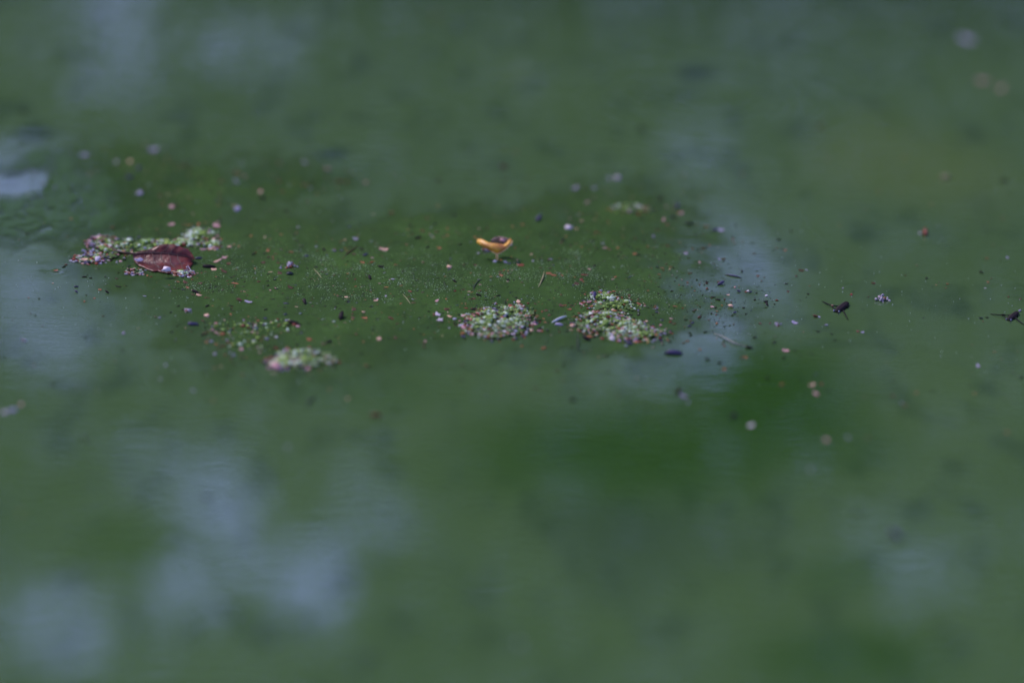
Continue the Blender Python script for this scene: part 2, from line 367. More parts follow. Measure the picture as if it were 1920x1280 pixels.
# ------------------------------------------------------------------ algae film
FILM = [(900, 520, 330, 80, .9), (640, 520, 260, 75, .9), (1120, 500, 170, 70, .85), (470, 545, 120, 80, .85), (400, 460, 130, 55, .85), (540, 640, 140, 55, .8),
        (1150, 595, 130, 50, .85), (930, 600, 110, 40, .7), (1180, 385, 110, 32, .6), (560, 335, 120, 22, .6), (470, 350, 90, 24, .5), (800, 445, 120, 30, .7),
        (260, 330, 150, 45, .75), (330, 390, 100, 45, .6), (1060, 420, 120, 30, .5), (1320, 590, 90, 40, .35), (650, 600, 90, 40, .7), (240, 470, 130, 40, .7), (1300, 440, 70, 20, .4)]
def film_mat():
    m = bpy.data.materials.new("algae_film"); m.use_nodes = True; t = m.node_tree; b = t.nodes["Principled BSDF"]
    N = t.nodes.new; L = t.links.new
    geo = N("ShaderNodeNewGeometry")
    def nz(sc_, s, d=4):
        mp = N("ShaderNodeVectorMath"); mp.operation = 'MULTIPLY'; mp.inputs[1].default_value = sc_; L(geo.outputs["Position"], mp.inputs[0])
        n = N("ShaderNodeTexNoise"); n.inputs["Scale"].default_value = s; n.inputs["Detail"].default_value = d; L(mp.outputs[0], n.inputs["Vector"]); return n
    a = N("ShaderNodeAttribute"); a.attribute_name = "film"
    n1 = nz((1, .5, 1), 90, 5); n2 = nz((1, 1, 1), 1500, 3); n3 = nz((1, .5, 1), 35, 3)
    add = N("ShaderNodeMath"); add.operation = 'MULTIPLY_ADD'; add.inputs[1].default_value = 1.3; add.inputs[2].default_value = -.68; L(n1.outputs["Fac"], add.inputs[0])
    s = N("ShaderNodeMath"); s.operation = 'ADD'; L(add.outputs[0], s.inputs[0]); L(a.outputs["Fac"], s.inputs[1])
    mr = N("ShaderNodeMapRange"); mr.interpolation_type = 'SMOOTHSTEP'; mr.inputs[1].default_value = .05; mr.inputs[2].default_value = 1.1; mr.inputs[4].default_value = .85
    L(s.outputs[0], mr.inputs[0]); L(mr.outputs[0], b.inputs["Alpha"])
    mx = N("ShaderNodeMix"); mx.data_type = 'RGBA'; mx.inputs[6].default_value = (.0235, .055, .0105, 1); mx.inputs[7].default_value = (.034, .078, .0130, 1)
    r = N("ShaderNodeMapRange"); r.inputs[1].default_value = .35; r.inputs[2].default_value = .7; L(n3.outputs["Fac"], r.inputs[0]); L(r.outputs[0], mx.inputs[0])
    m2 = N("ShaderNodeMix"); m2.data_type = 'RGBA'; L(mx.outputs[2], m2.inputs[6]); m2.inputs[7].default_value = (.045, .085, .027, 1)
    r2 = N("ShaderNodeMapRange"); r2.inputs[1].default_value = .58; r2.inputs[2].default_value = .72; L(n2.outputs["Fac"], r2.inputs[0])
    mu = N("ShaderNodeMath"); mu.operation = 'MULTIPLY'; mu.inputs[1].default_value = .5; L(r2.outputs[0], mu.inputs[0]); L(mu.outputs[0], m2.inputs[0])
    n4 = nz((1, .6, 1), 420, 5); r4 = N("ShaderNodeMapRange"); r4.inputs[1].default_value = .52; r4.inputs[2].default_value = .7; r4.inputs[4].default_value = .65; L(n4.outputs["Fac"], r4.inputs[0])
    m3 = N("ShaderNodeMix"); m3.data_type = 'RGBA'; L(r4.outputs[0], m3.inputs[0]); L(m2.outputs[2], m3.inputs[6]); m3.inputs[7].default_value = (.013, .028, .008, 1)
    L(m3.outputs[2], b.inputs["Base Color"])
    b.inputs["Roughness"].default_value = .7; b.inputs["Specular IOR Level"].default_value = .06
    bp = N("ShaderNodeBump"); bp.inputs["Strength"].default_value = .5; bp.inputs["Distance"].default_value = .0006; L(n2.outputs["Fac"], bp.inputs["Height"]); L(bp.outputs[0], b.inputs["Normal"])
    return m
fx = np.arange(-.23, .24, .0015); fy = np.arange(-.13, .34, .002)
X, Y = np.meshgrid(fx, fy); V = np.stack([X, Y, np.full_like(X, .0001)], -1).reshape(-1, 3)
fpx, fpy = project(V)
fpxd = fpx + 170 * (fbm(V[:, 0] * 45, V[:, 1] * 20, 31, 6) - .5); fpyd = fpy + 110 * (fbm(V[:, 0] * 45, V[:, 1] * 20, 37, 6) - .5)
film = ellipses(fpxd, fpyd, FILM, 1.05)
HOLE = [(20, 345, 66, 23, 1), (75, 327, 30, 7, .9)]
hole = ellipses(fpx + 14 * (fbm(V[:, 0] * 300, V[:, 1] * 100, 41) - .5), fpy + 10 * (fbm(V[:, 0] * 300, V[:, 1] * 100, 43) - .5), HOLE, 3)
film = film * (1 - hole)
V[:, 2] += .0003 * fbm(V[:, 0] * 220, V[:, 1] * 120, 51) * np.clip(film, 0, 1)
me, used = grid_mesh("algae_film", V, len(fx), len(fy), film_mat(), keep=film > .04)
set_attr(me, "film", film[used])
tag(link_mesh("algae_film", me), "thin matt green algae film spread over the middle of the pond", "algae film", kind="stuff")

# wrinkled scum at the left edge with a clear pool in it
def scum_mat():
    m = bpy.data.materials.new("wrinkled_scum"); m.use_nodes = True; t = m.node_tree; b = t.nodes["Principled BSDF"]
    N = t.nodes.new; L = t.links.new
    a = N("ShaderNodeAttribute"); a.attribute_name = "film"; L(a.outputs["Fac"], b.inputs["Alpha"])
    geo = N("ShaderNodeNewGeometry"); n = N("ShaderNodeTexNoise"); n.inputs["Scale"].default_value = 160; n.inputs["Detail"].default_value = 5; L(geo.outputs["Position"], n.inputs["Vector"])
    mx = N("ShaderNodeMix"); mx.data_type = 'RGBA'; mx.inputs[6].default_value = (.021, .050, .010, 1); mx.inputs[7].default_value = (.030, .068, .014, 1); L(n.outputs["Fac"], mx.inputs[0])
    L(mx.outputs[2], b.inputs["Base Color"]); b.inputs["Roughness"].default_value = .2
    ar = N("ShaderNodeAttribute"); ar.attribute_name = "ridge"; sm = N("ShaderNodeMapRange"); sm.inputs[3].default_value = .05; sm.inputs[4].default_value = 1.0; L(ar.outputs["Fac"], sm.inputs[0]); L(sm.outputs[0], b.inputs["Specular IOR Level"])
    return m
p00, p11 = at(-40, 480), at(310, 275)
sx = np.arange(at(-60, 275).x, at(310, 480).x + .004, .0006); sy = np.arange(p00.y, p11.y, .0009)
X, Y = np.meshgrid(sx, sy); V = np.stack([X, Y, np.zeros_like(X)], -1).reshape(-1, 3)
spx, spy = project(V)
wx = V[:, 0] + .006 * (fbm(V[:, 0] * 70, V[:, 1] * 40, 61) - .5); wy = V[:, 1] + .014 * (fbm(V[:, 0] * 70, V[:, 1] * 40, 67) - .5)
rid = np.clip(1 - np.abs(fbm(wx * 75, wy * 42, 71, 3) - .5) / .035, 0, 1) + .8 * np.clip(1 - np.abs(fbm(wx * 150, wy * 95, 171, 3) - .5) / .05, 0, 1)
rid = np.clip(rid, 0, 1) ** 1.3
SC = ellipses(spx + 120 * (fbm(V[:, 0] * 90, V[:, 1] * 40, 73, 5) - .5), spy + 60 * (fbm(V[:, 0] * 90, V[:, 1] * 40, 79, 5) - .5),
              [(40, 405, 150, 40, .97), (100, 380, 110, 40, .8), (150, 350, 110, 34, .6), (50, 310, 90, 22, .7), (200, 420, 60, 22, .5)], 1.3)
hx = spx + 70 * (fbm(V[:, 0] * 170, V[:, 1] * 60, 41, 5) - .5); hy = spy + 26 * (fbm(V[:, 0] * 170, V[:, 1] * 60, 43, 5) - .5)
hl = ellipses(hx, hy, HOLE, 3)
rim = np.exp(-((hl - .45) / .22) ** 2)
wr = ellipses(spx, spy, [(40, 408, 150, 36, 1), (110, 375, 90, 26, .5)], 2)
V[:, 2] = .0005 - .0004 * rid * wr + .0009 * rim + .00025 * fbm(V[:, 0] * 200, V[:, 1] * 90, 83)
alpha = np.clip((SC + .9 * (fbm(V[:, 0] * 160, V[:, 1] * 70, 97, 4) - .5) - .12) * 1.25, 0, .95) * np.clip((.6 - hl) / .1, 0, 1) * (1 - .92 * np.clip(rid * 1.4, 0, 1) * np.clip(wr * 1.3, 0, 1))
me, used = grid_mesh("algae_scum", V, len(sx), len(sy), scum_mat(), keep=alpha > .02)
set_attr(me, "film", alpha[used]); set_attr(me, "ridge", np.clip(rid * wr * 1.2 + rim, 0, 1)[used])
tag(link_mesh("algae_scum", me), "wrinkled glossy green scum round the clear pool at the left", "algae scum", kind="stuff")

# ------------------------------------------------------------------ floating bits: meshes shared by kind
def flake_mesh(name, seed, mat, asp=.7, thick=.10):
    r_ = random.Random(seed); n = 9; mb = MB()
    rad = [1 + r_.uniform(-.42, .25) for _ in range(n)]; ben = r_.uniform(.1, .4); tw = r_.uniform(-.25, .25)
    def P(a, k, z):
        x = .5 * k * math.cos(a); y = .5 * asp * k * math.sin(a)
        return (x, y, z + ben * x * x * 1.6 + tw * x * y)
    top_i = [P(2 * math.pi * i / n, rad[i] * .55, thick * .5 + r_.uniform(-.03, .05)) for i in range(n)]
    rim_ = [P(2 * math.pi * i / n, rad[i], 0) for i in range(n)]
    bot = [P(2 * math.pi * i / n, rad[i] * .6, -thick * .4) for i in range(n)]
    vs_ = [(0, 0, thick * .55)] + top_i + rim_ + bot + [(0, 0, -thick * .4)]
    fs = []
    for i in range(n):
        j = (i + 1) % n
        fs += [(0, 1 + i, 1 + j), (1 + i, 1 + n + i, 1 + n + j, 1 + j), (1 + n + i, 1 + 2 * n + i, 1 + 2 * n + j, 1 + n + j), (1 + 3 * n, 1 + 2 * n + j, 1 + 2 * n + i)]
    mb.add(vs_, fs); return mb.mesh(name, mat, smooth=False)
def lump_mesh(name, seed, mat, sx_=1, sy_=.8, sz_=.55, rough=.25, sub=2, taper=0):
    v, f = ico(sub); r_ = np.random.default_rng(seed); o = r_.uniform(0, 50, 3)
    k = 1 + rough * (vnoise(v[:, 0] * 2.2 + o[0], v[:, 1] * 2.2 + v[:, 2] * 1.7 + o[1], seed) - .5) * 2
    p = v * k[:, None] * np.array([sx_, sy_, sz_]) * .5
    if taper: p[:, 1:] *= (1 - taper * (p[:, :1] + .5))
    mb = MB(); mb.add(p.tolist(), f); return mb.mesh(name, mat, smooth=True)
def cluster_mesh(name, seed, mats):
    r_ = random.Random(seed); mb = MB(); v, f = ico(1)
    for i in range(26):
        x, y = r_.gauss(0, .22), r_.gauss(0, .26); s_ = r_.uniform(.05, .13); z = r_.uniform(.02, .3) * max(.1, 1 - 2 * (x * x + y * y))
        mb.add([(x + a[0] * s_, y + a[1] * s_, z + a[2] * s_) for a in v], f, r_.randrange(len(mats)))
    return mb.mesh(name, mats)
_cache = {}
NAMES = {'f': 'bark_flake', 's': 'seed', 'c': 'plant_crumb', 'k': 'crumb_cluster'}
def bit_mesh(kind, colr, var):
    key = (kind, colr, var)
    if key in _cache: return _cache[key]
    m = M[colr]; sd_ = hash(kind) % 97 if False else (ord(kind) * 31 + ord(colr) * 7 + var * 13)
    if kind == 'f': me_ = flake_mesh("flake", sd_, m, [.62, .75, .5, .85][var % 4])
    elif kind == 's': me_ = lump_mesh("seed", sd_, m, 1, .42, .36, .18, 2, .25)
    elif kind == 'c': me_ = lump_mesh("crumb", sd_, m, 1, .8, .5, .55, 2)
    else: me_ = cluster_mesh("cluster", sd_, [m, M['l'], M['w'], M['o']][:4])
    _cache[key] = me_; return me_
COLW = {'k': 'black', 'v': 'violet', 'b': 'brown', 'o': 'orange', 'c': 'cream', 'p': 'pink', 'l': 'lilac grey', 'w': 'white', 'r': 'red', 'g': 'dark green', 'y': 'straw yellow'}
KW = {'f': 'flake', 's': 'seed', 'c': 'crumb', 'k': 'crumb cluster'}
LAND = [("the curled brown leaf", 305, 487), ("the curled yellow leaf", 930, 465), ("the round froth mound", 930, 602), ("the long froth mound", 1165, 610),
        ("the blurred froth mound", 570, 672), ("the whole water bug", 1578, 576), ("the edge water bug", 1898, 592), ("the clear pool at left", 40, 345),
        ("the foreground white petal", 1408, 797), ("the farthest lilac scrap", 1813, 75), ("the foreground dark sliver", 1680, 1000), ("the bottom centre scrap", 975, 1205),
        ("the left edge lump", 25, 768), ("the pale far petal", 1157, 333), ("the faint far film", 560, 330), ("the lower left husk", 390, 930)]
SPECIAL = {(1408, 797): "white petal scrap on the dark green water in the right foreground", (1813, 75): "blurred pale lilac scrap farthest off at upper right",
           (1680, 1000): "long dark husk sliver blurred in the right foreground", (975, 1205): "very blurred pale scrap at the bottom centre of the foreground",
           (25, 768): "lilac white lump of froth and husk at the left edge", (1157, 333): "round white petal far off behind the yellow leaf and to its right",
           (390, 930): "blurred violet dark husk lying in the sky reflection at lower left", (1735, 435): "upright red bud scale on open water above the whole water bug",
           (1067, 427): "bright white petal just right and behind the yellow leaf", (1652, 562): "white fluffy crumb cluster right of the whole water bug",
           (912, 627): "large pink and red husk at the front foot of the round froth mound", (312, 504): "white snail shell bit lying on the curled brown leaf",
           (705, 778): "blurred brown husk in the middle foreground below the froth", (1264, 661): "long violet husk in front of the long froth mound",
           (1310, 0): ""}
todo = []
def relation(px, py):
    best = min(LAND, key=lambda l: math.hypot(px - l[1], (py - l[2]) * 1.6) + (0.01 if (px, py) != (l[1], l[2]) else 1e6))
    dx, dy = px - best[1], py - best[2]; dist = math.hypot(dx, dy * 1.6)
    h = "left" if dx < -18 else "right" if dx > 18 else ""
    v_ = "behind" if dy < -10 else "in front of" if dy > 10 else ""
    if abs(dx) > 4 * abs(dy): v_ = ""
    if abs(dy) * 2.5 > abs(dx) * 2.2 and abs(dx) < 45: h = h if abs(dx) > 30 else ""
    if h and v_: rel = {"behind": "behind and " + h + " of", "in front of": "in front and " + h + " of"}[v_]
    elif h: rel = h + " of"
    elif v_: rel = v_
    else: rel = "beside"
    near = "close " if dist < 60 else "" if dist < 170 else "far "
    return near + rel + " " + best[0], dist
def real_size(px, py, Lp):
    b = abs(py - (552 + (px - 960) * .026)) * .075
    return math.sqrt(max(Lp * Lp - (.75 * b) ** 2, (.34 * Lp) ** 2)) * (.72 if b > 14 else 1)
def place(kind, colr, px, py, Lp, ang=None, z0=None):
    Lr = real_size(px, py, Lp); k = mpp(px, py)
    me_ = bit_mesh(kind, colr, random.randrange(4))
    nm = NAMES[kind]
    if kind == 'f' and colr in 'cpwl': nm = 'petal_scrap'
    o = link_mesh(nm, me_)
    if ang is None: ang = random.uniform(-35, 35)
    dx, dv = math.cos(R(ang)) * Lr * k, -math.sin(R(ang)) * Lr * k       # right, up in the picture plane
    gy_ = dv * 1.5; dz = (dv - gy_ * math.sin(TH)) / math.cos(TH)
    d = Vector((dx, gy_, dz)); L_ = d.length; d.normalize()
    up = Vector((random.uniform(-.25, .25), random.uniform(-.55, .05), 1)); up = (up - d * up.dot(d)).normalized(); s_ = up.cross(d)
    o.matrix_world = Matrix(((d.x * L_, s_.x * L_, up.x * L_, 0), (d.y * L_, s_.y * L_, up.y * L_, 0), (d.z * L_, s_.z * L_, up.z * L_, 0), (0, 0, 0, 1)))
    lift = .0002 + abs(dz) * .4 + L_ * {'f': .02, 's': .05, 'c': .08, 'k': -.06}[kind]
    if z0 is not None: lift += z0
    p = at(px, py, lift)
    o.location = p
    if (px, py) in SPECIAL: tag(o, SPECIAL[(px, py)], KW[kind] if nm != 'petal_scrap' else 'petal')
    else:
        rel, dist = relation(px, py)
        tag(o, None, KW[kind] if nm != 'petal_scrap' else 'petal', {'bark_flake': 'bark flakes floating on the pond', 'seed': 'seeds and husks floating on the pond', 'plant_crumb': 'crumbs floating on the pond', 'crumb_cluster': 'crumb clusters floating on the pond', 'petal_scrap': 'petal scraps floating on the pond'}[nm])
        wk = {'bark_flake': 'husk flake', 'seed': 'seed', 'plant_crumb': 'crumb', 'crumb_cluster': 'crumb cluster', 'petal_scrap': 'petal scrap'}[nm]
        todo.append((o, COLW[colr] + " " + wk + " " + rel, dist))
    return o

BITS = """
f l 160 291 30 -8;c w 218 304 15;f c 243 303 17;s v 260 315 20 -40;f c 275 322 12;f o 283 308 13;s v 243 332 28 -12;f l 288 281 28 -18
s k 133 356 12 -60;s v 103 352 13 -70;f o 107 328 13;c l 262 363 17;f b 300 367 14;f b 354 370 13;f p 322 388 15;s k 331 386 12;f o 134 411 13;f o 138 405 9;f c 53 406 9
f b 84 407 8;s k 52 439 10 -10;f b 210 426 13;f p 405 423 17;f o 372 420 10;f p 321 421 14;f o 357 421 10;c p 188 449 12;f r 200 450 14;c c 378 441 13 -20;s k 475 476 9 -30
f c 395 466 12;f p 380 468 15;c c 431 463 10;s v 372 484 15;s k 391 500 26 -2;f c 401 505 14;f c 405 491 11 -25;f p 412 487 9 -20;f p 420 483 11;f b 428 495 10;f b 421 509 12
f o 105 507 10;s v 143 537 9;s v 143 546 8;s k 201 547 9 30;f o 188 543 7;f o 177 559 7;f o 334 528 8;f b 348 529 13;f b 375 531 10;s k 367 547 15 22;f c 373 553 15 12;f o 352 539 8;f b 386 558 7
s k 389 573 9 -25;k l 352 584 17;c c 388 592 10;f b 380 601 9;s v 362 607 22 5;s v 575 480 11;f o 502 470 10;k l 543 500 22;s k 515 525 8 -8;f b 493 492 10;f b 522 493 8;f b 525 512 12
f o 441 531 16 5;f b 485 528 9;f b 449 562 16 20;f l 466 566 16 5;s k 571 565 12 70;f b 545 539 11;s k 498 580 8;s v 535 589 9;s k 552 605 22 14;s k 640 591 17 -82;c c 681 585 8;f b 663 580 12;f b 662 595 10;f o 684 596 12
f b 731 596 9 60;f b 734 596 7 -10;f c 704 564 10 -10;f c 649 557 8;s k 640 556 6;s k 652 565 6;s k 693 520 10 65;s k 714 500 13 15;s v 685 477 12;f c 718 468 23 2;f l 666 448 14;f o 680 492 10
s k 652 490 7;s k 608 468 10;s k 617 640 14 -25;f o 580 636 16;f b 607 645 14;f p 453 655 12;f o 405 645 12;c p 519 686 24;c l 527 680 18;f c 710 635 11;f b 742 633 10;f p 577 691 12;f o 452 667 8;f b 662 684 9
s k 784 445 14 -20;s k 863 458 11;f o 824 465 11;c c 843 500 11;f b 891 497 10;f r 976 497 15 3;f b 938 510 9;f o 940 516 8;s k 953 525 9;f o 835 518 6;s k 853 527 9 30;s k 934 554 7;s k 898 553 11 20;f b 888 560 10;f p 819 564 10;f b 838 580 15 -12
s k 804 584 7;f w 821 589 11 40;f w 825 599 12;s k 829 603 8;s k 853 607 8;f c 842 593 11;s k 952 538 4;s k 974 541 4;s k 994 540 4;f o 1030 513 12 10;f o 1039 516 12;f o 1054 516 7;s v 1010 408 18 -55;c w 1067 427 15;f c 1090 414 11
f c 1080 429 9;f b 1004 570 8;f b 1023 582 8;f b 1029 591 8;s v 1004 605 14 15;f o 1022 604 8;f p 996 617 10;s g 1026 619 9;s l 1048 608 17 8;f b 1052 573 12;s k 1066 568 5;f o 1068 580 10;s k 1080 592 7;c c 1073 611 11;s k 1100 634 17 28
f p 912 627 27 -5;f r 918 632 16 8;c p 870 615 10;f r 886 612 14;f p 948 624 16;f c 972 565 9;f p 962 575 10;f r 975 571 12;f p 977 578 13;f b 895 580 9;f r 902 580 9;s k 862 590 8;f p 868 592 9;s v 875 596 9
s v 1114 553 14 -75;f p 1089 570 9;f p 1104 566 10;f r 1106 568 6;f o 1126 548 8;s k 1124 568 5;f b 1114 573 5;s k 1127 556 8;s k 1155 533 5;f o 1154 519 7;f r 1090 524 8;f b 1081 532 9;s k 1233 501 8 20;f o 1199 570 10;f o 1171 570 8;s k 1190 568 6
f b 1180 554 8;s k 1155 565 7;s k 1207 535 4;s k 1217 561 4;f o 1266 574 11 5;f o 1215 545 5;k v 1230 579 11;s v 1242 600 7;s v 1211 612 10 75;f o 1188 615 9;f c 1175 617 5;s v 1180 620 11 -12;f o 1252 637 9;s v 1256 620 7;f o 1174 606 9;s k 1189 603 8
f w 1146 634 14;f p 1155 633 13;f p 1172 633 10;f r 1160 640 13 8;s v 1180 643 16 22;s v 1264 661 34 3;s k 1138 667 9;f p 1224 651 8;f r 1137 622 5;s k 1122 627 8;f o 1109 574 9;f o 1140 599 9;f o 1197 611 9
s v 1298 605 9 -20;s v 1293 611 9;f o 1473 469 8;s k 1467 467 8;f b 1503 507 11 3;f l 1512 506 6;f b 1493 518 7;s v 1352 530 15 -25;f l 1349 486 9;s v 1385 545 8;f r 1398 547 6;f w 1402 545 5;s v 1407 547 7;c w 1437 554 5;s k 1436 565 10 -5;s k 1438 570 8 60
c c 1370 573 10;f p 1335 575 8;f c 1365 553 7;s v 1378 585 8;s k 1399 588 6;f b 1478 546 7 12;f b 1421 517 6;s b 1529 592 11 15;f l 1536 594 6;f r 1596 552 6 -25;s k 1600 546 5;f b 1638 531 9 3;k w 1652 562 21;s k 1618 579 3
f b 1426 606 7;f b 1444 606 7;k l 1457 610 15;f l 1490 605 13;f o 1506 622 6;f b 1498 637 6;s k 1566 637 7;f r 1609 621 9;f l 1617 623 9;s k 1416 632 9;s k 1452 641 10;s k 1404 651 16 8;f o 1398 669 12;s k 1350 680 12;s k 1326 673 12;s k 1470 670 9;s k 1497 697 8;s k 1440 708 12;f p 1473 657 14
s k 1840 510 9;s k 1748 536 4;f o 1755 534 5;f o 1853 529 6;f b 1859 522 6;f w 1847 540 5;s k 1724 490 5;s k 1799 600 3;s g 1839 596 9 10;f l 1889 483 8;c l 1912 582 5
f l 1813 75 52 10;f p 1840 152 40;f r 1858 157 22;f p 1877 167 28;f b 1538 238 24;s k 1203 240 26;c y 1772 332 26;s k 1883 338 24 5;s r 1735 435 16 -85;c w 1725 437 9;f l 1758 423 9;s g 1675 298 16
c w 1157 333 20;f l 1143 335 18;f l 1078 353 25;f l 1115 353 18;f p 1100 380 14;s k 1238 373 14 8;f r 1241 375 9;s v 1270 386 16 -40;f p 1277 400 12;s k 1262 407 14;f p 1244 412 12;s k 1204 410 12;s g 1293 419 20;s v 1341 430 14;f l 1350 431 16;f p 1133 465 10;f o 1139 465 7;f o 1158 465 8;f o 1191 476 10;c l 1225 443 8;f l 1285 475 10
f p 1312 492 7;s k 1160 480 7;s k 1015 436 8;f b 1052 455 8
c c 489 360 13;s k 494 371 16;f l 572 305 22;f p 613 316 20;f p 686 342 16;f b 525 306 18;f b 442 320 18;s k 478 315 16;f b 516 328 15;s g 498 312 18;f l 440 338 14;f b 622 340 14;c l 445 392 14;f b 415 340 16;f b 412 363 14;s k 455 328 14;s b 945 312 26 3;f l 445 388 11
s k 45 208 24;f b 1085 240 18;f b 500 224 14;f b 425 223 14;f b 820 30 36
f l 25 768 30 -12;f w 8 772 20;f p 40 758 18;s b 705 778 34 3;f w 1408 797 20;s k 1273 732 18 -60;f l 1282 743 20;s g 1263 765 12;s k 1216 766 16;f l 1520 880 20;f l 1590 820 18;f r 1627 820 18;s k 1895 857 18;f l 1857 975 22;c l 975 1205 34;s v 1680 1000 46 38;s v 390 930 32 5;f b 325 945 24;s k 1075 748 22 5;f l 540 838 22
c c 652 747 14;s k 598 825 18;f c 1522 722 16;f r 1540 720 11;f p 1530 738 14;s k 1555 730 12;s k 1536 735 10;f l 1690 755 10 -85;s k 1915 707 12;s k 1862 765 12;f o 1888 810 18;s k 1500 709 10;f b 1466 775 14;s k 1440 770 16;s k 1376 778 24 -50;f o 1358 692 13;s k 1525 708 9;s k 1445 770 10;f b 1663 680 7;f b 1694 702 7;s k 1746 705 8;f o 1865 659 8;f l 1834 685 10;s k 100 720 16;s k 1352 955 18;f p 1550 825 22;f o 1465 720 14;s g 160 820 24;s g 1610 960 30
s v 1895 1010 26;f p 40 960 24;s k 350 770 12;s k 310 745 10;s g 440 750 14;f b 385 780 12;f b 300 1090 22;s g 700 1230 50
""".strip().replace("\n", ";").split(";")

# ------------------------------------------------------------------ froth mounds
froth_a = mat_simple("froth_pale", (.42, .49, .38), .3, .45, .1, 400, c2=(.20, .30, .13))
froth_b = mat_simple("froth_green", (.17, .25, .020), .4, .3, .1, 400, c2=(.07, .15, .012))
mound_m = mat_simple("algae_mound", (.055, .105, .014), .6, .2, .1, 700, c2=(.020, .052, .007), bump=.0008)
def mound(label, parts, bubbles, crumbs, pale=.5, seed=1):
    """parts: (px, py, half width px, half depth px, height m)"""
    r_ = np.random.default_rng(seed)
    c0 = at(parts[0][0], parts[0][1]); root = empty("froth_mound", c0); tag(root, label, "algae froth", "froth mounds on the pond")
    cs = []
    for px, py, hw, hd, h in parts:
        c = at(px, py); k = mpp(px, py); cs.append((c.x, c.y, hw * k, hd * k / math.sin(TH), h))
    def height(x, y):
        z = np.zeros_like(x)
        for cx, cy, a, b, h in cs:
            r2 = ((x - cx) / a) ** 2 + ((y - cy) / b) ** 2
            z = np.maximum(z, .42 * h * np.clip(1 - r2, 0, 1) ** .8)
        return z
    x0 = min(c[0] - c[2] for c in cs); x1 = max(c[0] + c[2] for c in cs); y0 = min(c[1] - c[3] for c in cs); y1 = max(c[1] + c[3] for c in cs)
    nx, ny = 90, 90; X, Y = np.meshgrid(np.linspace(x0, x1, nx), np.linspace(y0, y1, ny))
    ed = .0042 * (fbm(X * 260, Y * 170, seed, 3) - .5)
    Z = height(X + 2 * ed, Y + 3 * ed); bump = fbm(X * 700, Y * 500, seed + 5, 3)
    Z = Z * (-.22 + 1.25 * bump); inside = Z > .0003
    V = np.stack([X - c0.x, Y - c0.y, Z + .0005], -1).reshape(-1, 3)
    me, _ = grid_mesh("mound_base", V, nx, ny, mound_m, keep=inside.ravel())
    if parts[0][4] > .0015: link_mesh("mound_base", me, root)
    v, f = ico(2); mb = MB(); n = 0
    wt = np.array([c[4] for c in cs]) ** 1.3; wt /= wt.sum()
    while n < bubbles:
        k = int(r_.choice(len(cs), p=wt)); cx, cy, a, b, h = cs[k]
        t, q_ = r_.uniform(0, 2 * math.pi), math.sqrt(r_.uniform(0, 1)) * 1.12
        x, y = cx + a * q_ * math.cos(t), cy + b * q_ * math.sin(t)
        clump = float(fbm(np.array(x * 450), np.array(y * 300), seed + 9, 2))
        if clump < .5 and r_.uniform() < .93: continue
        if q_ > .8 and r_.uniform() < .6: continue
        z = float(height(np.array(x), np.array(y))) * (.25 + 1.3 * clump) - .0001
        s_ = (.00012 + .00050 * r_.uniform() ** 2.8) * (1.3 if q_ < .6 else .85)
        mi = 0 if r_.uniform() < pale * (.35 if q_ < .5 else 1.1) else 1
        mb.add(v * s_ * np.array([1.1, 1.2, .7]) * r_.uniform(.8, 1.2, (1, 3)) + np.array([x - c0.x, y - c0.y, z + .0004]), f, mi); n += 1
    tag(link_mesh("froth", mb.mesh("froth", [froth_a, froth_b]), root), kind="stuff")
    v, f = ico(1); mb = MB(); cm = ['k', 'v', 'l', 'p', 'r', 'o', 'c', 'w']
    pr = np.array([.27, .10, .15, .10, .16, .14, .04, .04])
    for i in range(crumbs):
        k = int(r_.choice(len(cs), p=wt)); cx, cy, a, b, h = cs[k]
        t, q_ = r_.uniform(0, 2 * math.pi), (1.02 - r_.normal(.1, .2) if r_.uniform() < .6 else 1.25 * math.sqrt(r_.uniform()))
        x, y = cx + a * q_ * math.cos(t), cy + b * q_ * math.sin(t); z = float(height(np.array(x), np.array(y))) * .8 - .0003
        s_ = r_.uniform(.0002, .00075); dfm = r_.uniform(.6, 1.4, 3) * np.array([1.2, 1, .6])
        mb.add(v * s_ * dfm * r_.uniform(.75, 1.2, (len(v), 1)) + np.array([x - c0.x, y - c0.y, z + .0006]), f, int(r_.choice(8, p=pr)))
    tag(link_mesh("crumbs", mb.mesh("crumbs", [M[c] for c in cm], smooth=False), root), kind="stuff")
    return root
mound("round mound of bright green froth ringed with husk crumbs, below the yellow leaf", [(932, 606, 66, 30, .0052), (912, 610, 40, 20, .0040), (965, 596, 36, 24, .004)], 1000, 420, .45, 3)
mound("long pale froth mound sloping right beside the white blade", [(1130, 606, 50, 22, .0045), (1160, 618, 62, 20, .0042), (1205, 628, 46, 13, .003), (1150, 575, 52, 22, .0022), (1128, 560, 34, 12, .0015)], 1350, 520, .5, 5)
mound("blurred pale froth mound in front of the film at left centre", [(568, 674, 58, 18, .0032), (530, 682, 30, 11, .0026)], 750, 240, .45, 7)
mound("thin scattered greenish froth behind the blurred mound at left centre", [(462, 640, 55, 26, .0012), (440, 618, 50, 16, .0009), (520, 612, 40, 14, .0008)], 170, 80, .25, 9)
mound("yellowish froth ridge behind the curled brown leaf", [(262, 462, 70, 13, .003), (375, 446, 34, 17, .0042), (330, 458, 50, 9, .002), (390, 460, 26, 9, .002)], 1100, 220, .42, 11)
mound("heap of husk crumbs and froth left of the curled brown leaf", [(205, 474, 40, 16, .0026), (170, 487, 30, 9, .002), (190, 455, 26, 11, .0022)], 260, 430, .6, 13)
mound("faint far froth patch behind and right of the yellow leaf", [(1183, 392, 40, 9, .002), (1200, 396, 24, 6, .0018)], 90, 30, .4, 15)
